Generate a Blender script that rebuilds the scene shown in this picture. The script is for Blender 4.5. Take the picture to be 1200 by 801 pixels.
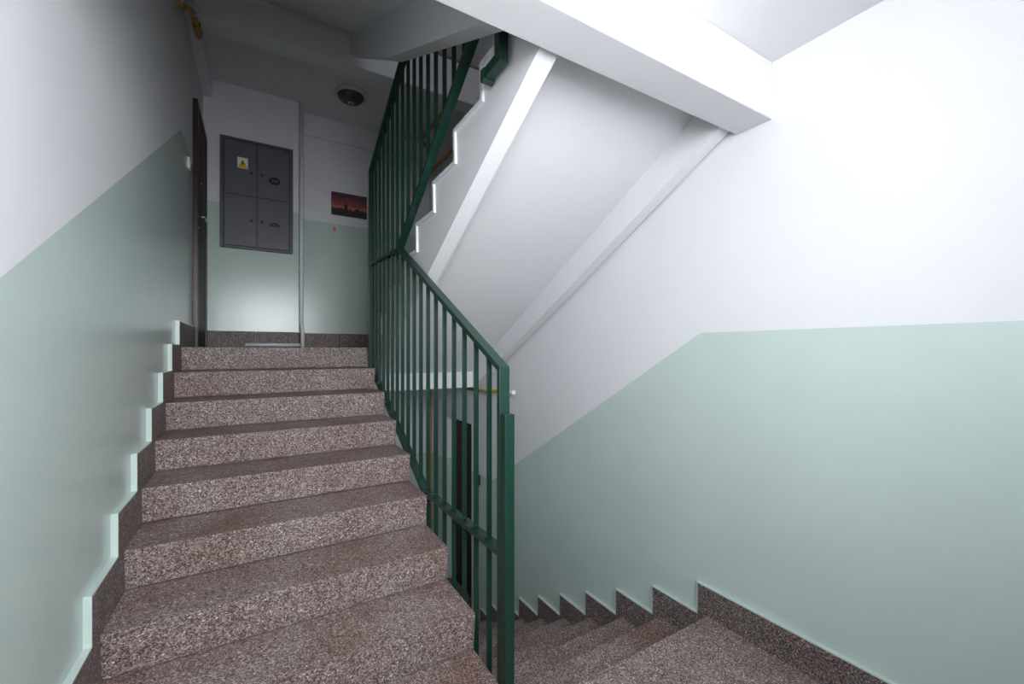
import bpy, bmesh, math, random
from mathutils import Vector
random.seed(4)
for o in list(bpy.data.objects):
    bpy.data.objects.remove(o, do_unlink=True)
sc = bpy.context.scene
COL = sc.collection

# ------------------------------------------------------------------ camera
cam_d = bpy.data.cameras.new('camera')
cam = bpy.data.objects.new('camera', cam_d)
COL.objects.link(cam)
cam.location = (0, 0, 1.42)
cam.rotation_euler = (math.radians(90), 0, math.radians(-31.01))
cam_d.sensor_width = 36
cam_d.lens = 36 * 498 / 1200
cam_d.shift_y = 9.4 / 1200
cam_d.clip_start = 0.02
sc.camera = cam

# ------------------------------------------------------------------ world, daylight, exposure
world = bpy.data.worlds.new('sky')
sc.world = world
world.use_nodes = True
bg = world.node_tree.nodes['Background']
bg.inputs['Color'].default_value = (0.86, 0.92, 1.0, 1)
bg.inputs['Strength'].default_value = 1.0


def area(name, loc, rot, sx, sy, power, col):
    l = bpy.data.lights.new(name, 'AREA')
    l.shape = 'RECTANGLE'
    l.size, l.size_y, l.energy, l.color = sx, sy, power, col
    o = bpy.data.objects.new(name, l)
    o.location, o.rotation_euler = loc, rot
    COL.objects.link(o)
    return o


# daylight arriving through the windows of the half landings (behind the camera)
WX0, WX1, WZ0, WZ1 = -.38, 1.0, 1.40, 2.68
area('daylight_landing_window_offscreen', ((WX0+WX1)/2, -0.82, (WZ0+WZ1)/2), (math.radians(90), 0, 0),
     WX1-WX0, WZ1-WZ0, 148, (0.94, 0.97, 1.0))
area('daylight_upper_window_offscreen', ((WX0+WX1)/2, -0.82, (WZ0+WZ1)/2+2.88), (math.radians(90), 0, 0),
     WX1-WX0, WZ1-WZ0, 22, (0.94, 0.97, 1.0))
vs = sc.view_settings
vs.view_transform = 'Standard'
vs.look = 'None'
vs.exposure = 0.0
vs.gamma = 1.0
vs.use_curve_mapping = False

# ------------------------------------------------------------------ materials


def nt(name):
    m = bpy.data.materials.new(name)
    m.use_nodes = True
    n = m.node_tree.nodes
    return m, n, m.node_tree.links, n['Principled BSDF']


def rgb(r, g, b):
    f = lambda c: (c/255/12.92) if c/255 <= .04045 else ((c/255+.055)/1.055)**2.4
    return (f(r), f(g), f(b), 1)


def plain(name, col, rough=.5, metal=0., spec=.5, vary=.04, bump=0., bscale=60., emit=None, estr=0.):
    m, n, l, b = nt(name)
    geo = n.new('ShaderNodeNewGeometry')
    noi = n.new('ShaderNodeTexNoise')
    noi.inputs['Scale'].default_value = 3.
    noi.inputs['Detail'].default_value = 4.
    l.new(geo.outputs['Position'], noi.inputs['Vector'])
    ramp = n.new('ShaderNodeValToRGB')
    c = Vector(col[:3])
    ramp.color_ramp.elements[0].position = .3
    ramp.color_ramp.elements[1].position = .7
    ramp.color_ramp.elements[0].color = (*(c*(1-vary)), 1)
    ramp.color_ramp.elements[1].color = (*(c*(1+vary)), 1)
    l.new(noi.outputs['Fac'], ramp.inputs['Fac'])
    l.new(ramp.outputs['Color'], b.inputs['Base Color'])
    b.inputs['Roughness'].default_value = rough
    b.inputs['Metallic'].default_value = metal
    b.inputs['Specular IOR Level'].default_value = spec
    if bump:
        n2 = n.new('ShaderNodeTexNoise')
        n2.inputs['Scale'].default_value = bscale
        n2.inputs['Detail'].default_value = 3.
        l.new(geo.outputs['Position'], n2.inputs['Vector'])
        bp = n.new('ShaderNodeBump')
        bp.inputs['Strength'].default_value = bump
        bp.inputs['Distance'].default_value = .01
        l.new(n2.outputs['Fac'], bp.inputs['Height'])
        l.new(bp.outputs['Normal'], b.inputs['Normal'])
    if emit:
        b.inputs['Emission Color'].default_value = emit
        b.inputs['Emission Strength'].default_value = estr
    return m


def terrazzo(name, tint=1., stain=.35):
    m, n, l, b = nt(name)
    geo = n.new('ShaderNodeNewGeometry')
    v = n.new('ShaderNodeTexVoronoi')
    v.inputs['Scale'].default_value = 200
    v.inputs['Randomness'].default_value = 1
    l.new(geo.outputs['Position'], v.inputs['Vector'])
    sep = n.new('ShaderNodeSeparateColor')
    l.new(v.outputs['Color'], sep.inputs['Color'])
    r = n.new('ShaderNodeValToRGB')
    r.color_ramp.interpolation = 'CONSTANT'
    e = r.color_ramp.elements
    e[0].position = 0
    cols = [(0, (.045, .031, .028)), (.22, (.13, .097, .09)), (.42, (.24, .190, .179)),
            (.66, (.35, .286, .272)), (.87, (.49, .42, .40)), (.988, (.80, .75, .71))]
    for i, (p, c) in enumerate(cols):
        q = e[i] if i < 2 else e.new(p)
        q.position = p
        q.color = (c[0]*tint, c[1]*tint, c[2]*tint, 1)
    l.new(sep.outputs['Red'], r.inputs['Fac'])
    # fine cement matrix between the chips
    v2 = n.new('ShaderNodeTexVoronoi')
    v2.feature = 'DISTANCE_TO_EDGE'
    v2.inputs['Scale'].default_value = 200
    l.new(geo.outputs['Position'], v2.inputs['Vector'])
    mr = n.new('ShaderNodeMapRange')
    mr.inputs['From Min'].default_value = .02
    mr.inputs['From Max'].default_value = .12
    l.new(v2.outputs['Distance'], mr.inputs['Value'])
    mx = n.new('ShaderNodeMix')
    mx.data_type = 'RGBA'
    mx.inputs['A'].default_value = (.17*tint, .13*tint, .122*tint, 1)
    l.new(mr.outputs['Result'], mx.inputs['Factor'])
    l.new(r.outputs['Color'], mx.inputs['B'])
    # brown wear stains
    no = n.new('ShaderNodeTexNoise')
    no.inputs['Scale'].default_value = 3.2
    no.inputs['Detail'].default_value = 5
    l.new(geo.outputs['Position'], no.inputs['Vector'])
    r2 = n.new('ShaderNodeMapRange')
    r2.inputs['From Min'].default_value = .36
    r2.inputs['From Max'].default_value = .66
    r2.inputs['To Max'].default_value = stain
    l.new(no.outputs['Fac'], r2.inputs['Value'])
    mx2 = n.new('ShaderNodeMix')
    mx2.data_type = 'RGBA'
    mx2.blend_type = 'MULTIPLY'
    mx2.inputs['B'].default_value = (.62, .45, .38, 1)
    l.new(r2.outputs['Result'], mx2.inputs['Factor'])
    l.new(mx.outputs['Result'], mx2.inputs['A'])
    l.new(mx2.outputs['Result'], b.inputs['Base Color'])
    b.inputs['Roughness'].default_value = .5
    b.inputs['Specular IOR Level'].default_value = .3
    return m


M = {}
M['white'] = plain('white_wall_paint', (.70, .70, .72), .5, vary=.012, bump=.05, bscale=35, spec=.3)
M['mint'] = plain('mint_oil_paint', (.505, .60, .565), .23, vary=.02, bump=.06, bscale=10, spec=.5)
M['mint_edge'] = plain('mint_edge_paint', (.505, .60, .565), .23, vary=.02)
M['ter'] = terrazzo('terrazzo', 1.08)
M['ter_tread'] = terrazzo('terrazzo_worn_tread', 1.08, .75)
M['ter_dark'] = terrazzo('terrazzo_skirting', .75, .1)
M['green'] = plain('green_enamel', (.0055, .032, .021), .34, vary=.15, bump=.06, bscale=90)
M['greendk'] = plain('green_enamel_rail', (.006, .034, .023), .38, vary=.15)
M['grey'] = plain('cabinet_grey_enamel', (.118, .12, .142), .4, vary=.04)
M['greydk'] = plain('cabinet_frame_grey', (.085, .088, .10), .45)
M['black'] = plain('black_plastic', (.008, .008, .009), .45)
M['brown'] = plain('dark_brown_door', (.022, .011, .009), .5, vary=.2, spec=.2)
M['red'] = plain('red_brown_frame', (.04, .015, .012), .4, vary=.2)
M['steel'] = plain('brushed_steel', (.6, .6, .6), .28, metal=1.)
M['yellow'] = plain('ochre_pipe_enamel', (.38, .20, .03), .4, vary=.1)
M['pipe'] = plain('white_pipe_enamel', (.78, .78, .79), .35)
M['whitepl'] = plain('white_plastic', (.82, .81, .78), .4)
M['lampglass'] = plain('smoked_lamp_glass', (.06, .06, .058), .25)
M['lampring'] = plain('lamp_ring_grey', (.55, .55, .54), .4)
M['stickyel'] = plain('sticker_yellow', (.75, .52, .03), .4)
M['stickred'] = plain('sticker_red', (.55, .22, .18), .5)
M['frame'] = plain('window_frame_white', (.8, .8, .8), .4)

m, n, l, b = nt('window_glass')
out = n['Material Output']
tr = n.new('ShaderNodeBsdfTransparent')
gl = n.new('ShaderNodeBsdfGlossy')
gl.inputs['Roughness'].default_value = .02
ms = n.new('ShaderNodeMixShader')
ms.inputs['Fac'].default_value = .06
l.new(tr.outputs[0], ms.inputs[1])
l.new(gl.outputs[0], ms.inputs[2])
l.new(ms.outputs[0], out.inputs['Surface'])
M['glass'] = m

# ------------------------------------------------------------------ helpers


def link(name, me, mats, parent=None, kind=None, bevel=0., solid=None):
    o = bpy.data.objects.new(name, me)
    COL.objects.link(o)
    if me is not None:
        for x in (mats if isinstance(mats, (list, tuple)) else [mats]):
            if len(me.materials) < (len(mats) if isinstance(mats, (list, tuple)) else 1):
                me.materials.append(M[x])
    if parent is not None:
        o.parent = parent
    if kind:
        o['kind'] = kind
    if bevel:
        bv = o.modifiers.new('bevel', 'BEVEL')
        bv.width, bv.segments, bv.limit_method = bevel, 2, 'ANGLE'
    return o


def thing(name, label, cat, loc=(0, 0, 0), group=None, kind=None):
    o = bpy.data.objects.new(name, None)
    COL.objects.link(o)
    o.location = loc
    o.empty_display_size = .1
    if kind:
        o['kind'] = kind
    o['label'] = label
    o['category'] = cat
    if group:
        o['group'] = group
    return o


def tag(o, label, cat, group=None):
    o['label'] = label
    o['category'] = cat
    if group:
        o['group'] = group
    return o


def finish(bm, name):
    bmesh.ops.recalc_face_normals(bm, faces=bm.faces)
    me = bpy.data.meshes.new(name)
    bm.to_mesh(me)
    bm.free()
    return me


def add_box(bm, x0, x1, y0, y1, z0, z1):
    vsx = [bm.verts.new((x, y, z)) for x in (x0, x1) for y in (y0, y1) for z in (z0, z1)]
    for f in ((0, 1, 3, 2), (4, 6, 7, 5), (0, 4, 5, 1), (2, 3, 7, 6), (0, 2, 6, 4), (1, 5, 7, 3)):
        bm.faces.new([vsx[i] for i in f])


def box(name, x0, x1, y0, y1, z0, z1, mat, parent=None, kind=None, bevel=0.):
    bm = bmesh.new()
    add_box(bm, x0, x1, y0, y1, z0, z1)
    return link(name, finish(bm, name), mat, parent, kind, bevel)


def add_prism_x(bm, poly, x0, x1):
    """poly: (y,z) outline extruded along x"""
    a = [bm.verts.new((x0, y, z)) for y, z in poly]
    c = [bm.verts.new((x1, y, z)) for y, z in poly]
    k = len(poly)
    bm.faces.new(a)
    bm.faces.new(c[::-1])
    for i in range(k):
        bm.faces.new([a[i], c[i], c[(i+1) % k], a[(i+1) % k]])


def prism_x(name, poly, x0, x1, mat, parent=None, kind=None, bevel=0.):
    bm = bmesh.new()
    add_prism_x(bm, poly, x0, x1)
    return link(name, finish(bm, name), mat, parent, kind, bevel)


def add_bar(bm, pts, w, h):
    """polyline in the (y,z) plane at x = XR, rectangular section w (along x) by h, mitred"""
    n_ = len(pts)
    up, dn = [], []
    for i, p in enumerate(pts):
        p = Vector(p)
        d0 = (p - Vector(pts[i-1])).normalized() if i else None
        d1 = (Vector(pts[i+1]) - p).normalized() if i < n_-1 else None
        d = (d0 + d1).normalized() if d0 and d1 else (d0 or d1)
        nrm = Vector((-d[1], d[0]))
        ref = d0 or d1
        k = h/2/max(.3, abs(nrm.dot(Vector((-ref[1], ref[0])))))
        up.append(p + nrm*k)
        dn.append(p - nrm*k)
    for i in range(n_-1):
        add_prism_x(bm, [up[i], up[i+1], dn[i+1], dn[i]], XR-w/2, XR+w/2)


def add_tube(bm, pts, r, seg=12):
    pts = [Vector(p) for p in pts]
    rings = []
    for i, p in enumerate(pts):
        d = ((pts[i]-pts[i-1]).normalized() if i else Vector()) + ((pts[i+1]-pts[i]).normalized() if i < len(pts)-1 else Vector())
        d.normalize()
        a = d.orthogonal().normalized() if not rings else (prev - d*prev.dot(d)).normalized()
        prev = a
        c = d.cross(a)
        rings.append([bm.verts.new(p + (a*math.cos(t)+c*math.sin(t))*r) for t in [2*math.pi*k/seg for k in range(seg)]])
    for i in range(len(rings)-1):
        for k in range(seg):
            bm.faces.new([rings[i][k], rings[i][(k+1) % seg], rings[i+1][(k+1) % seg], rings[i+1][k]])
    bm.faces.new(rings[0][::-1])
    bm.faces.new(rings[-1])


def round_path(pts, r=.04, n_=5):
    pts = [Vector(p) for p in pts]
    o = [pts[0]]
    for i in range(1, len(pts)-1):
        a, p, c = pts[i-1], pts[i], pts[i+1]
        q0 = p + (a-p).normalized()*min(r, (a-p).length*.45)
        q1 = p + (c-p).normalized()*min(r, (c-p).length*.45)
        for k in range(n_+1):
            t = k/n_
            o.append(q0*(1-t)**2 + p*2*t*(1-t) + q1*t*t)
    o.append(pts[-1])
    return o


def tube(name, pts, r, mat, parent=None, bend=.04):
    bm = bmesh.new()
    add_tube(bm, round_path(pts, bend), r)
    for f in bm.faces:
        f.smooth = len(f.verts) == 4
    return link(name, finish(bm, name), mat, parent)


def lathe(name, prof, mat, parent=None, seg=40, axis='z', loc=(0, 0, 0)):
    bm = bmesh.new()
    rings = []
    for r, h in prof:
        ring = []
        for k in range(seg):
            t = 2*math.pi*k/seg
            c, s = r*math.cos(t), r*math.sin(t)
            v = (c, s, h) if axis == 'z' else ((c, h, s) if axis == 'y' else (h, c, s))
            ring.append(bm.verts.new(v))
        rings.append(ring)
    for i in range(len(rings)-1):
        for k in range(seg):
            f = bm.faces.new([rings[i][k], rings[i][(k+1) % seg], rings[i+1][(k+1) % seg], rings[i+1][k]])
            f.smooth = True
    bm.faces.new(rings[0])
    bm.faces.new(rings[-1])
    o = link(name, finish(bm, name), mat, parent)
    o.location = loc
    return o


def panel_wall(name, polys, mats, axis, c, thick):
    """polys: list of (outline 2d, material slot); axis 'x' (y,z outline at x=c) or 'y' (x,z outline at y=c); extruded away by thick"""
    bm = bmesh.new()
    for poly, mi in polys:
        f0 = len(bm.faces)
        P = [((c, a, z) if axis == 'x' else (a, c, z)) for a, z in poly]
        Q = [((c+thick, a, z) if axis == 'x' else (a, c+thick, z)) for a, z in poly]
        va = [bm.verts.new(p) for p in P]
        vb = [bm.verts.new(p) for p in Q]
        k = len(P)
        fs = [bm.faces.new(va), bm.faces.new(vb[::-1])]
        for i in range(k):
            fs.append(bm.faces.new([va[i], vb[i], vb[(i+1) % k], va[(i+1) % k]]))
        for f in fs:
            f.material_index = mi
    o = link(name, finish(bm, name), mats, kind='structure')
    return o


# ------------------------------------------------------------------ main dimensions (metres)
R, T = .16, .293            # riser, tread
XL, XRW = -.46, 1.985        # left and right wall faces
X1, XU = .785, .846          # inner ends of the two columns of flights
YB, YB2 = 5.25, 5.45         # back wall: pier and recessed part
YF = -.33                    # window wall behind the camera
NL = 1.309                   # nosing of first step of the left flights
NR = 3.69                    # nosing of first step of the right flights
ZT, ZBOT = 5.75, -1.6
HL = .065                     # level of the half landing
BF0, BF1 = 1.032, 1.20       # beam under the half landing
LB0, LB1 = 3.92, 4.11        # beam under the storey landing

# ------------------------------------------------------------------ structure: walls
dl = [(YF, 1.50), (1.19, 1.50), (3.80, 2.985), (YB, 2.955)]
panel_wall('wall_left', [
    ([(YF, ZBOT), (YB, ZBOT), *dl[::-1]], 1),
    ([*dl, (YB, ZT), (YF, ZT)], 0)], ['white', 'mint'], 'x', XL, -.12)
dr = [(YF, 1.509), (1.394, 1.509), (3.674, .14), (YB2, .06)]
DW0, DW1, DWZ = 4.15, 4.86, .62           # lower dark doorway in the right wall
panel_wall('wall_right', [
    ([(YF, ZBOT), (DW0, ZBOT), (DW0, .12), (3.674, .14), (1.394, 1.509), (YF, 1.509)], 1),
    ([(DW1, ZBOT), (YB2, ZBOT), (YB2, .06), (DW1, .10)], 1),
    ([(YF, 1.509), (1.394, 1.509), (3.674, .14), (DW0, .12), (DW0, DWZ), (DW1, DWZ), (DW1, .10), (YB2, .06), (YB2, 1.44),
      (3.72, 1.44), (3.72, 2.93), (YB2, 2.93), (YB2, ZT), (YF, ZT)], 0),
    ([(3.72, 1.44), (YB2, 1.44), (YB2, 2.93), (3.72, 2.93)], 1)], ['white', 'mint'], 'x', XRW, .12)
XP = .40
panel_wall('wall_back', [
    ([(XL, ZBOT), (XP, ZBOT), (XP, .06), (XL, .06)], 1), ([(XL, .06), (XP, .06), (XP, 1.44), (XL, 1.44)], 0),
    ([(XL, 1.44), (XP, 1.44), (XP, 2.93), (XL, 2.93)], 1), ([(XL, 2.93), (XP, 2.93), (XP, ZT), (XL, ZT)], 0)],
    ['white', 'mint'], 'y', YB, .32)
panel_wall('wall_back', [
    ([(XP, ZBOT), (XRW, ZBOT), (XRW, .06), (XP, .06)], 1), ([(XP, .06), (XRW, .06), (XRW, 1.44), (XP, 1.44)], 0),
    ([(XP, 1.44), (XRW, 1.44), (XRW, 2.93), (XP, 2.93)], 1), ([(XP, 2.93), (XRW, 2.93), (XRW, ZT), (XP, ZT)], 0)],
    ['white', 'mint'], 'y', YB2, .12)
# window wall behind the camera, two openings
wf = []
for a, c in ((XL, WX0), (WX1, XRW)):
    wf += [([(a, ZBOT), (c, ZBOT), (c, 1.5), (a, 1.5)], 1), ([(a, 1.5), (c, 1.5), (c, ZT), (a, ZT)], 0)]
wf += [([(WX0, ZBOT), (WX1, ZBOT), (WX1, WZ0), (WX0, WZ0)], 1),
       ([(WX0, WZ1), (WX1, WZ1), (WX1, WZ0+2.88), (WX0, WZ0+2.88)], 0),
       ([(WX0, WZ1+2.88), (WX1, WZ1+2.88), (WX1, ZT), (WX0, ZT)], 0)]
panel_wall('wall_front', wf, ['white', 'mint'], 'y', YF, -.50)
for i, dz in enumerate((0, 2.88)):
    w = bpy.data.objects.new('window_%d' % (i+1), None)
    COL.objects.link(w)
    w['kind'] = 'structure'
    w.location = ((WX0+WX1)/2, YF-.44, WZ0+dz)
    bm = bmesh.new()
    hw, hh = (WX1-WX0)/2, WZ1-WZ0
    for a in ((-hw, -hw+.05, 0, hh), (hw-.05, hw, 0, hh), (-.035, .035, 0, hh)):
        add_box(bm, a[0], a[1], -.03, .03, a[2], a[3])
    for z0, z1 in ((0, .05), (hh-.05, hh)):
        add_box(bm, -hw+.05, -.035, -.03, .03, z0, z1)
        add_box(bm, .035, hw-.05, -.03, .03, z0, z1)
    link('window_frame', finish(bm, 'window_frame'), 'frame', w)
    for s in (-1, 1):
        box('pane', min(s*.035, s*(hw-.05)), max(s*.035, s*(hw-.05)), -.004, .004, .05, hh-.05, 'glass', w)
    box('window_sill', -hw, hw, .03, .49, 0, .03, 'white', w, bevel=.004)

# ------------------------------------------------------------------ structure: landings, ceilings, beams


def plan_slab(name, left_y, right_y, y_other, z0, z1, mat, near):
    """near=True: slab from y_other to (left_y|right_y); else from those to y_other; plan split at X1"""
    bm = bmesh.new()
    if near:
        pl = [(XL, y_other), (XRW, y_other), (XRW, right_y), (X1, right_y), (X1, left_y), (XL, left_y)]
    else:
        pl = [(XL, y_other), (XL, left_y), (X1, left_y), (X1, right_y), (XRW, right_y), (XRW, y_other)]
    if left_y == right_y:
        pl = [p for i, p in enumerate(pl) if p[0] != X1]
    a = [bm.verts.new((x, y, z0)) for x, y in pl]
    c = [bm.verts.new((x, y, z1)) for x, y in pl]
    bm.faces.new(a)
    bm.faces.new(c)
    k = len(pl)
    for i in range(k):
        bm.faces.new([a[i], a[(i+1) % k], c[(i+1) % k], c[i]])
    return link(name, finish(bm, name), mat, kind='structure')


NRT = NR - 8*T              # nosing of the half-landing edge on the right side (1.346)
NLT = NL + 8*T              # nosing of the storey-landing edge on the left side (3.653)
plan_slab('floor', NL+.014, NRT-.03, YF, HL-.03, HL, 'ter', True)
plan_slab('ceiling', BF1, BF1, YF, -.17, HL-.03, 'white', True)
plan_slab('ceiling', BF1, BF1, YF, 2.71, 2.85, 'white', True)
plan_slab('floor', NL+.014, NRT-.03, YF, 2.85, 2.88, 'ter', True)
for zl in (-1.44+HL, 1.44, 4.32):
    plan_slab('floor', NLT+.03, NR+.014 if zl < 4 else LB0, YB2, zl-.03, zl, 'ter', False)
    if zl > -1:
        plan_slab('ceiling', LB0, LB0, YB2, zl-.16, zl-.03, 'white', False)
box('ceiling', XL, XRW, YF, YB2, ZT, ZT+.1, 'white', kind='structure')
lab = {'half': 'white painted concrete beam carrying the half landing overhead',
       'land': 'white painted concrete beam under the edge of the storey landing ceiling',
       'low': 'white concrete beam under the landing edge seen through the green balusters'}
for nm, y0, y1, z0, z1, lb in (('ceiling_beam', BF0, BF1, 2.456, 2.71, 'half'), ('ceiling_beam', LB0, LB1, 3.92, 4.16, 'land'),
                               ('ceiling_beam', LB0, LB1, 1.04, 1.28, 'low')):
    o = box(nm, XL, XRW, y0, y1, z0, z1, 'white', kind='structure', bevel=.005)
    o['label'] = lab[lb]
# box duct along the left wall under the landing ceiling
box('trim_1', XL, XL+.075, LB1, YB, 3.97, 4.16, 'white', kind='structure')

# ------------------------------------------------------------------ stair flights


def flight(label, s, n0, z0, x0, x1, trims=False, sag=0.):
    """s=+1 climbs towards +y, -1 climbs towards -y. n0: y of the first nosing, z0: floor the flight starts on"""
    root = thing('stair_flight', label, 'stairs', ((x0+x1)/2, n0, z0))
    cx, hw = (x0+x1)/2, (x1-x0)/2
    yy = lambda u: u*s                       # local
    # steps: L-shaped terrazzo castings, riser leaning back a little
    prof = [(0, 0), (T+.02, 0), (T+.02, -.014), (.027, -.014), (.038, -R+.0025), (.014, -R+.0025)]
    bm = bmesh.new()
    add_prism_x(bm, [(yy(u), z) for u, z in prof], -hw, hw)
    bm.normal_update()
    me = finish(bm, 'step')
    me.materials.append(M['ter'])
    me.materials.append(M['ter_tread'])
    for f in me.polygons:
        if f.normal.z > .9:
            f.material_index = 1
    for k in range(8):
        o = bpy.data.objects.new('step', me)
        COL.objects.link(o)
        o.parent = root
        o.location = (0, yy(k*T), (k+1)*R)
        bv = o.modifiers.new('bevel', 'BEVEL')
        bv.width, bv.segments, bv.limit_method = .004, 2, 'ANGLE'
    # ninth riser under the landing edge
    bm = bmesh.new()
    add_prism_x(bm, [(yy(u), z) for u, z in [(0, 0), (.03, 0), (.030, -R+.0025), (.014, -R+.0025)]], -hw, hw)
    o = link('step', finish(bm, 'step_riser'), 'ter', root, bevel=.004)
    o.location = (0, yy(8*T), 9*R)
    # concrete body under the terrazzo, with two ribs
    top = []
    bk = .030 if trims else .060
    for k in range(9):
        ya, zt = k*T+bk, (k+1)*R-.012
        top += [(ya+.012, k*R-.012), (ya, zt)] if k else [(ya, -.02), (ya, zt)]
        sl = R/T
    nz = lambda u: R + sl*u
    so, rb = .272, .462
    ua, ub = (BF1-n0, LB0-n0) if s > 0 else (n0-LB0, n0-BF1)
    body = top[:-1] + [(8*T+bk, 9*R-.035), (ub, 9*R-.035), (ub, nz(ub)-so), (ua, nz(ua)-so), (ua, -.04), (0.0, -.04)]
    bm = bmesh.new()
    add_prism_x(bm, [(yy(u), z) for u, z in body], -hw+.004, hw-.004)
    link('flight_slab', finish(bm, 'flight_slab'), 'white', root)
    for q in (-1, 1):
        a, c = (-hw+.004, -hw+.084) if q < 0 else (hw-.084, hw-.004)
        bm = bmesh.new()
        poly = [(ua, nz(ua)-so), (ub, nz(ub)-so), (ub, nz(ub)-rb), (1.32, nz(1.32)-rb-sag), (ua, max(nz(ua)-rb, -.37))]
        add_prism_x(bm, [(yy(u), z) for u, z in poly], a, c)
        link('rib', finish(bm, 'rib'), 'white', root)
    if trims:
        # raised plaster bead that follows the ends of the steps
        w = .02
        outer, innr = [], []
        for k in range(9):
            outer += [(k*T+.022, k*R-.012), (k*T+.014, (k+1)*R-.012)]
            innr += [(k*T+.022+w, k*R-.012-w), (k*T+.014+w, (k+1)*R-.012-w)]
        for i in range(1, len(outer)-1):
            bm = bmesh.new()
            add_prism_x(bm, [(yy(u), z) for u, z in (outer[i], outer[i+1], innr[i+1], innr[i])], -hw-.008, -hw+.006)
            link('plaster_bead', finish(bm, 'plaster_bead'), 'white', root)
    return root


flight('speckled terrazzo stair flight climbing along the mint wall to the landing with the grey cabinet', 1, NL, 0, XL+.005, X1)
flight('terrazzo stair flight going down beside the zigzag skirting behind the railing end post', -1, NR, -1.44+HL, XU, XRW-.003)
flight('white stair flight overhead with stepped side edge and sloping underside above the descending steps', -1, NR+.05, 1.41, XU, XRW-.012, True)
flight('white underside of the topmost stair flight meeting the landing ceiling beam', 1, NL, 2.88, XL+.005, X1, False, .08)

# ------------------------------------------------------------------ skirtings
SK = .02


def skirt_piece(parent, axis_x, sgn, y0, y1, z0, z1):
    """terrazzo slab on a side wall with its painted edges"""
    a = sorted((axis_x, axis_x+sgn*SK))
    box('skirting_tile', a[0], a[1], y0, y1, z0, z1, 'ter_dark', parent)


def stepped(name, xw, sgn, nos, z0, s, d, h, lo, hi, climb_end, landing_end):
    """nos: y of first nosing; d: how far the tile passes the nosing; h: height above tread"""
    root = bpy.data.objects.new(name, None)
    COL.objects.link(root)
    root['kind'] = 'structure'
    e = .006
    xa, xb = xw, xw+sgn*SK
    # k=-1: start floor, 0..7: treads, 8: top floor
    for k in range(-1, 9):
        ya = nos + s*(k*T-d) if k >= 0 else landing_end
        yb = nos + s*((k+1)*T-d) if k < 8 else climb_end
        zt = z0 + (k+1)*R + h
        zb = z0 + (k+1)*R - (.0 if k in (-1,) else R*.98)
        y0, y1 = min(ya, yb), max(ya, yb)
        x0, x1 = min(xa, xb), max(xa, xb)
        t_ = box('skirting_tile', x0, x1, y0, y1, zb, zt, 'ter_dark', root)
        bm = bmesh.new()
        add_box(bm, x0, x1+(.001 if sgn > 0 else 0), y0, y1, zt, zt+e) if sgn > 0 else add_box(bm, x0-.001, x1, y0, y1, zt, zt+e)
        if k >= 0:
            f0 = ya - s*e
            add_box(bm, x0-(.001 if sgn < 0 else 0), x1+(.001 if sgn > 0 else 0), min(ya, f0), max(ya, f0), z0+k*R+h, zt+e)
        link('painted_edge', finish(bm, 'painted_edge'), 'mint_edge', t_)
    return root


stepped('baseboard_left', XL, 1, NL, 0, 1, .083, .170, 0, 0, 4.40, YF)
stepped('baseboard_right', XRW, -1, NR, -1.44+HL, -1, .05, .145, 0, 0, YF, DW0-.25)
bb = bpy.data.objects.new('baseboard_back', None)
COL.objects.link(bb)
bb['kind'] = 'structure'
for zl in (1.44, -1.44+HL):
    for a, c, yb in ((XL, XP, YB), (XP, XRW, YB2)):
        x = a
        while x < c-.01:
            x2 = min(c, x+.45)
            box('skirting_tile', x+.001, x2-.001, yb-SK, yb, zl, zl+.175, 'ter_dark', bb, bevel=.002)
            x = x2
bb2 = bpy.data.objects.new('baseboard_landing', None)
COL.objects.link(bb2)
bb2['kind'] = 'structure'
for y0, y1 in ((3.82, 4.36), (4.362, 4.9), (4.902, YB2-SK)):
    box('skirting_tile', XRW-SK, XRW, y0, y1, 1.44, 1.615, 'ter_dark', bb2, bevel=.002)

# ------------------------------------------------------------------ green railing between the flights
XR = .8095
RW, RH = .045, .022
rail = thing('stair_railing', 'dark green steel stair railing with flat balusters and end post between the flights', 'railing', (0, 0, 0))
zh = lambda y: 1.349 + .528*(y-1.405)           # handrail of the climbing flight
zb = lambda y: .633 + .500*(y-2.281)            # its bottom rail
zu = lambda y: 2.83 + .455*(3.715-y)            # handrail of the flight overhead
zub = lambda y: 2.08 + .630*(2.772-y)           # its bottom rail
YE = 3.60
LV = (-2.88, 0)


def bar(name, pts, w=RW, h=RH, mat='greendk'):
    bm = bmesh.new()
    add_bar(bm, pts, w, h)
    return link(name, finish(bm, name), mat, rail, bevel=.002)


bar('handrail', [(1.412, .02), (1.412, 1.349), (2.772, 2.08), (YE, 2.12)])
bar('handrail', [(YE, zu(YE)), (1.42, zu(1.42))])
bar('bottom_rail', [(2.80, 2.075), (1.42, zub(1.42))])
bar('bottom_rail', [(YE, zb(YE)), (2.281, .633), (1.42, .645)])
bar('handrail', [(2.30, .626), (YE, zu(YE)-2.88)])
bar('bottom_rail', [(YE, -.80-.35), (2.80, -.805), (1.42, zub(1.42)-2.88)])
bmesh_b = {}
for i in range(18):
    y = 1.527 + .1195*i
    segs = []
    if y < 2.281:
        segs.append((zub(y)-2.88, zh(y)))
    elif y < 2.772:
        segs.append((zb(y), zh(y)))
        segs.append((zub(y)-2.88, zu(y)-2.88))
    else:
        segs.append((zb(y), zu(y)))
        segs.append((-1.05, zu(y)-2.88))
    if y < 2.772:
        segs.append((zub(y), zu(y)))
    for a, c in segs:
        bm = bmesh.new()
        add_box(bm, XR-.0115, XR+.0115, y-.003, y+.003, a, c)
        if a > .5 and a < 1.5 or (a < .5 and c > 1.2):
            zf = a if a > .5 else .645
            add_box(bm, XR-.023, XR+.004, y-.008, y+.010, zf+.008, zf+.022)   # welded foot tab
        link('baluster', finish(bm, 'baluster'), 'green', rail, bevel=.0015)
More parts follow.
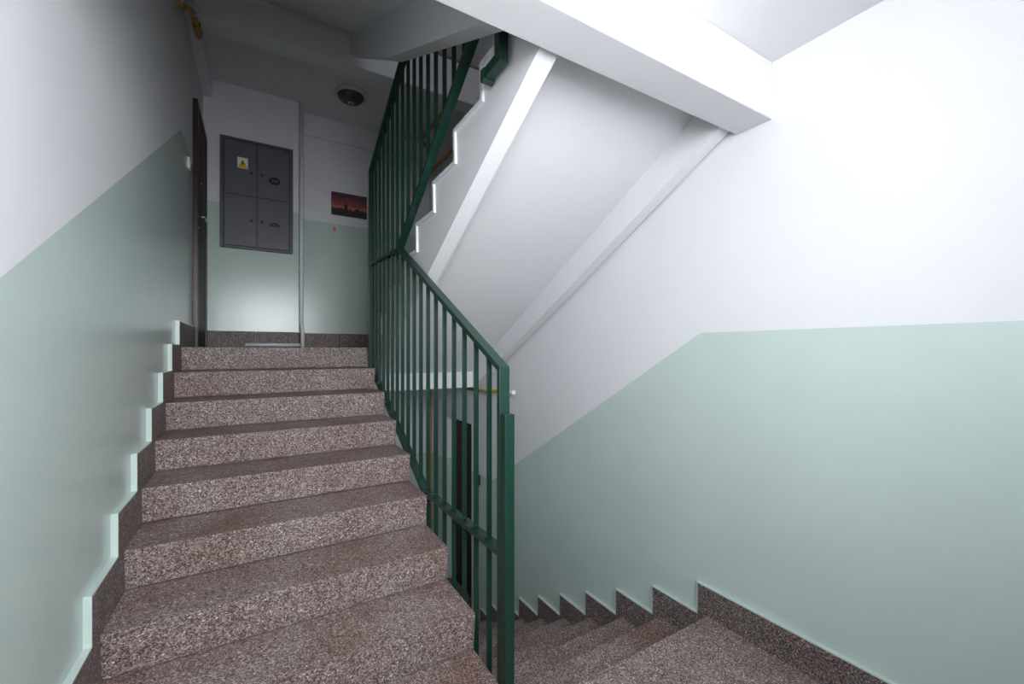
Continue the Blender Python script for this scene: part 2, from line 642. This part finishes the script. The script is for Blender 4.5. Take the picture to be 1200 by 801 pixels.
# end posts
for dz in LV + (2.88,):
    z0, z1 = (-.36, 1.18)
    if dz < 0:
        continue
    bm = bmesh.new()
    dy = .045 if dz else 0
    add_box(bm, .788, .830, 1.360+dy, 1.402+dy, z0+dz, z1+dz)
    add_box(bm, .788, .830, 1.402+dy, 1.49+dy, z0+dz, z0+dz+.042)
    add_box(bm, .784, .840, 1.485+dy, 1.515+dy, z0+dz-.008, z0+dz+.044)
    link('post', finish(bm, 'post'), 'green', rail, bevel=.004)
bm = bmesh.new()
add_box(bm, .790, .829, YE-.02, YE+.02, 1.22, zu(YE)+.01)
link('post', finish(bm, 'post'), 'green', rail, bevel=.003)
bm = bmesh.new()
add_box(bm, .790, .829, YE-.02, YE+.02, -1.35, -.04)
link('post', finish(bm, 'post'), 'green', rail, bevel=.003)

# ------------------------------------------------------------------ meter cabinet on the back wall
CX0, CX1, CZ0, CZ1, CD = -.318, .341, 2.468, 3.605, .045
cab = thing('meter_cabinet', 'dark grey metal meter cabinet with four doors on the landing back wall', 'cabinet', ((CX0+CX1)/2, YB, CZ0))
W2, H = (CX1-CX0)/2, CZ1-CZ0
bm = bmesh.new()
add_box(bm, -W2, -W2+.03, -CD, 0, 0, H)
add_box(bm, W2-.035, W2, -CD, 0, 0, H)
add_box(bm, -W2+.03, W2-.035, -CD, 0, 0, .025)
add_box(bm, -W2+.03, W2-.035, -CD, 0, H-.025, H)
add_box(bm, -W2+.03, W2-.035, -.02, 0, .025, H-.025)
link('frame', finish(bm, 'frame'), 'greydk', cab, bevel=.002)
zm = H/2 - .015
for (a, c) in ((-W2+.034, -.014), (-.002, W2-.039)):
    for (z0, z1) in ((.03, zm-.006), (zm+.006, H-.03)):
        d = box('door', a, c, -CD+.004, -.024, z0, z1, 'grey', cab, bevel=.003)
        left = a < -.1
        kx = c-.045 if left else a+.04
        kz = z0 + (z1-z0)*(.52 if z0 < .1 else .43)
        lathe('lock', [(.012, -CD+.004), (.012, -CD-.004), (.007, -CD-.005)], 'black', d, 14, 'y', (kx, 0, kz))
        if left and z0 > .1:
            sx, sz = (a+c)/2+.02, z0+(z1-z0)*.60
            st = box('warning_sticker', sx-.046, sx+.046, -CD+.0025, -CD+.004, sz-.055, sz+.055, 'whitepl', d)
            bm = bmesh.new()
            v = [bm.verts.new(p) for p in ((sx-.047, -CD+.0018, sz-.05), (sx+.047, -CD+.0018, sz-.05), (sx, -CD+.0018, sz+.035))]
            bm.faces.new(v)
            q = bmesh.ops.extrude_face_region(bm, geom=bm.faces[:])
            for vv in q['geom']:
                if isinstance(vv, bmesh.types.BMVert):
                    vv.co.y += .0008
            link('warning_triangle', finish(bm, 'warning_triangle'), 'stickyel', d)
            bm = bmesh.new()
            zz = [(sx-.002, sz+.018), (sx+.010, sz+.018), (sx+.003, sz-.005), (sx+.011, sz-.005), (sx-.006, sz-.036), (sx-.001, sz-.012), (sx-.009, sz-.012)]
            a_ = [bm.verts.new((x, -CD+.0012, z)) for x, z in zz]
            b_ = [bm.verts.new((x, -CD+.0018, z)) for x, z in zz]
            bm.faces.new(a_)
            for i in range(len(zz)):
                bm.faces.new([a_[i], b_[i], b_[(i+1) % 7], a_[(i+1) % 7]])
            link('lightning_mark', finish(bm, 'lightning_mark'), 'black', d)
        if not left:
            ox, oz = (a+c)/2+.01, z0+(z1-z0)*(.36 if z0 > .1 else .47)
            bm = bmesh.new()
            full = z0 > .1
            N = 24
            pts = []
            for k in range(N):
                t = 2*math.pi*k/N
                px, pz = .052*math.cos(t), (.042 if full else .040)*math.sin(t)
                if not full and pz < 0:
                    pz *= .15
                pts.append((ox+px, oz+pz))
            a_ = [bm.verts.new((x, -CD+.002, z)) for x, z in pts]
            b_ = [bm.verts.new((x, -CD+.004, z)) for x, z in pts]
            bm.faces.new(a_)
            for i in range(N):
                bm.faces.new([a_[i], b_[i], b_[(i+1) % N], a_[(i+1) % N]])
            link('oval_sticker' if full else 'half_round_sticker', finish(bm, 'sticker'), 'black', d)
            if full:
                for k in (-1, 0, 1):
                    box('sticker_mark', ox+k*.02-.005, ox+k*.02+.005, -CD+.0012, -CD+.002, oz-.012, oz+.014, 'grey', d)
            else:
                box('sticker_mark', ox-.022, ox+.008, -CD+.0012, -CD+.002, oz+.010, oz+.016, 'grey', d)

# ------------------------------------------------------------------ picture beside the riser pipe (a red sunset over dark buildings)
m, n, l, b = nt('sunset_print')
tc = n.new('ShaderNodeTexCoord')
mp = n.new('ShaderNodeSeparateXYZ')
l.new(tc.outputs['Generated'], mp.inputs['Vector'])
noi = n.new('ShaderNodeTexNoise')
noi.inputs['Scale'].default_value = 6
noi.inputs['Detail'].default_value = 4
l.new(tc.outputs['Generated'], noi.inputs['Vector'])
ad = n.new('ShaderNodeMath')
ad.operation = 'MULTIPLY_ADD'
ad.inputs[1].default_value = .35
l.new(noi.outputs['Fac'], ad.inputs[0])
l.new(mp.outputs['Z'], ad.inputs[2])
ra = n.new('ShaderNodeValToRGB')
el = ra.color_ramp.elements
for i, (p, c) in enumerate([(0, (.012, .008, .008)), (.42, (.02, .010, .012)), (.55, (.48, .17, .10)), (.66, (.30, .05, .045)), (.90, (.13, .025, .035)), (1, (.07, .02, .03))]):
    q = el[i] if i < 2 else el.new(p)
    q.position, q.color = p, (*c, 1)
l.new(ad.outputs[0], ra.inputs['Fac'])
l.new(ra.outputs['Color'], b.inputs['Base Color'])
b.inputs['Roughness'].default_value = .35
M['print'] = m
pic = thing('wall_picture', 'small unframed red sunset cityscape picture on the landing wall above the mint paint', 'picture', (.966, YB2, 3.036))
box('backing', -.204, .204, -.018, 0, 0, .272, 'black', pic)
box('print', -.203, .203, -.0195, -.018, .001, .271, 'print', pic)
random.seed(11)
x = -.2
while x < .19:
    w_ = random.uniform(.016, .045)
    h_ = random.uniform(.06, .13) * (1.25 if -.08 < x < -.03 or x > .14 else .8)
    box('skyline_building', x, min(.2, x+w_), -.0202, -.0195, .002, h_, 'black', pic)
    x += w_*1.15
# small flat-number sticker below the picture
st = thing('number_sticker', 'tiny pale sticker with a faded red mark below the sunset picture', 'sticker', (.80, YB2, 2.80))
box('backing', -.045, .045, -.002, 0, .035, .095, 'lampring', st)
box('faded_mark', -.018, .012, -.003, -.002, .035, .09, 'stickred', st)

# ------------------------------------------------------------------ pipes and conduits
rp = thing('riser_pipe', 'white vertical pipe running floor to ceiling beside the grey cabinet', 'pipe', (.425, YB-.02, 1.44))
tube('pipe', [(0, 0, 2.72), (0, 0, .26), (.012, 0, .2), (.012, 0, 0)], .021, 'pipe', rp, .03)
lathe('coupling', [(.026, 0), (.026, .05)], 'pipe', rp, 16, 'z', (0, 0, .86))
fp = tube('floor_pipe', [(-.10, YB-.045, 1.475), (.41, YB-.045, 1.475)], .018, 'pipe')
tag(fp, 'thin pale pipe lying along the foot of the landing back wall', 'pipe')
cd = box('cable_trunking', .46, XRW, YB2-.035, YB2, 3.90, 3.935, 'white', bevel=.003)
tag(cd, 'thin white cable trunking running high along the recessed landing wall', 'trunking')
g1 = thing('gas_pipe', 'ochre yellow gas pipe bending under the landing beam at the wall', 'pipe', (-.40, 3.9, 3.89))
tube('pipe', [(-.035, -.40, -.21), (-.03, -.10, -.03), (.0, -.02, .0), (.01, .27, .0), (.01, .27, .20)], .021, 'yellow', g1, .035)
lathe('coupling', [(.028, -.03), (.028, .03)], 'yellow', g1, 16, 'y', (.008, .12, 0))
lathe('bracket', [(.026, -.008), (.026, .008)], 'steel', g1, 16, 'y', (0, -.03, 0))
g2 = thing('gas_pipe', 'ochre yellow gas pipe with white capped end below the landing beam', 'pipe', (1.935, 3.19, 1.045))
tube('pipe', [(0, .22, 0), (0, .50, -.035), (0, .96, -.035)], .017, 'yellow', g2)
tube('end_stub', [(0, .02, 0), (0, .24, 0)], .014, 'pipe', g2)
lathe('end_cap', [(.012, -.012), (.022, -.006), (.022, .022), (.014, .03)], 'pipe', g2, 18, 'y')
g3 = tube('gas_pipe', [(1.80, 4.15, 4.10), (1.80, 5.3, 4.10), (1.93, 5.35, 4.10), (1.93, 5.35, 3.72), (1.93, 4.3, 3.72)], .02, 'yellow')
tag(g3, 'ochre yellow gas pipe under the landing ceiling seen between the upper balusters', 'pipe')
g4 = tube('gas_pipe', [(1.94, 5.3, -1.44), (1.94, 5.3, 1.27)], .018, 'yellow')
tag(g4, 'thin vertical yellow gas pipe in the corner of the lower landing', 'pipe')

# ------------------------------------------------------------------ door on the left wall, bell box, switch
door = bpy.data.objects.new('door_1', None)
COL.objects.link(door)
door['kind'] = 'structure'
door['label'] = 'dark brown flat door beside the grey cabinet'
door.location = (XL, 4.45, 1.44)
DY = YB - 4.45 - .004
bm = bmesh.new()
add_box(bm, 0, .035, 0, .05, 0, 2.105)
add_box(bm, 0, .035, DY-.05, DY, 0, 2.105)
add_box(bm, 0, .035, .05, DY-.05, 2.055, 2.105)
link('door_frame', finish(bm, 'door_frame'), 'red', door, bevel=.003)
leaf = box('door_leaf', 0, .024, .052, DY-.052, .006, 2.053, 'brown', door, bevel=.002)
box('lock_plate', .024, .028, .085, .125, .96, 1.20, 'black', leaf, bevel=.001)
tube('door_handle', [(.026, .105, 1.135), (.075, .105, 1.135), (.075, .235, 1.135)], .009, 'steel', leaf, .015)
lathe('lock_cylinder', [(.011, .028), (.011, .034)], 'steel', leaf, 14, 'x', (0, .105, 1.04))
lathe('peephole', [(.010, .024), (.010, .029)], 'steel', leaf, 14, 'x', (0, .35, 1.5))
bell = thing('doorbell', 'small white doorbell box on the mint wall beside the brown door', 'doorbell', (XL, 4.15, 2.83))
box('housing', 0, .016, -.035, .035, 0, .09, 'whitepl', bell, bevel=.006)
lathe('button', [(.012, .016), (.010, .020)], 'lampring', bell, 14, 'x', (0, 0, .05))
sw = thing('wall_switch', 'small black switch box on the wall beside the dark lower doorway', 'switch', (XRW, 3.97, .02))
box('housing', -.03, 0, -.035, .035, 0, .10, 'black', sw, bevel=.004)
box('rocker', -.036, -.03, -.015, .015, .025, .075, 'greydk', sw)
d2 = bpy.data.objects.new('door_2', None)
COL.objects.link(d2)
d2['kind'] = 'structure'
d2.location = (XRW, DW0, -1.44)
box('door_leaf', .09, .12, 0, DW1-DW0, 0, DWZ+1.44, 'brown', d2)
box('threshold', 0, .09, 0, DW1-DW0, 0, .07, 'ter_dark', d2)

# ------------------------------------------------------------------ ceiling lamp on the landing (off)
lamp = thing('ceiling_lamp', 'round smoked glass ceiling lamp with pale ring on the landing ceiling', 'lamp', (.862, 4.774, 4.16))
lathe('base_ring', [(.16, 0), (.165, -.012), (.16, -.032), (.145, -.040), (.13, -.036), (.13, 0)], 'lampring', lamp)
lathe('glass_dome', [(.134, -.03), (.130, -.05), (.112, -.075), (.08, -.095), (.04, -.105), (.02, -.106)], 'lampglass', lamp)
lathe('centre_ring', [(.03, -.100), (.032, -.110), (.020, -.116), (.016, -.110)], 'lampring', lamp, 24)
lathe('knob', [(.010, -.108), (.011, -.120), (.006, -.124)], 'black', lamp, 16)
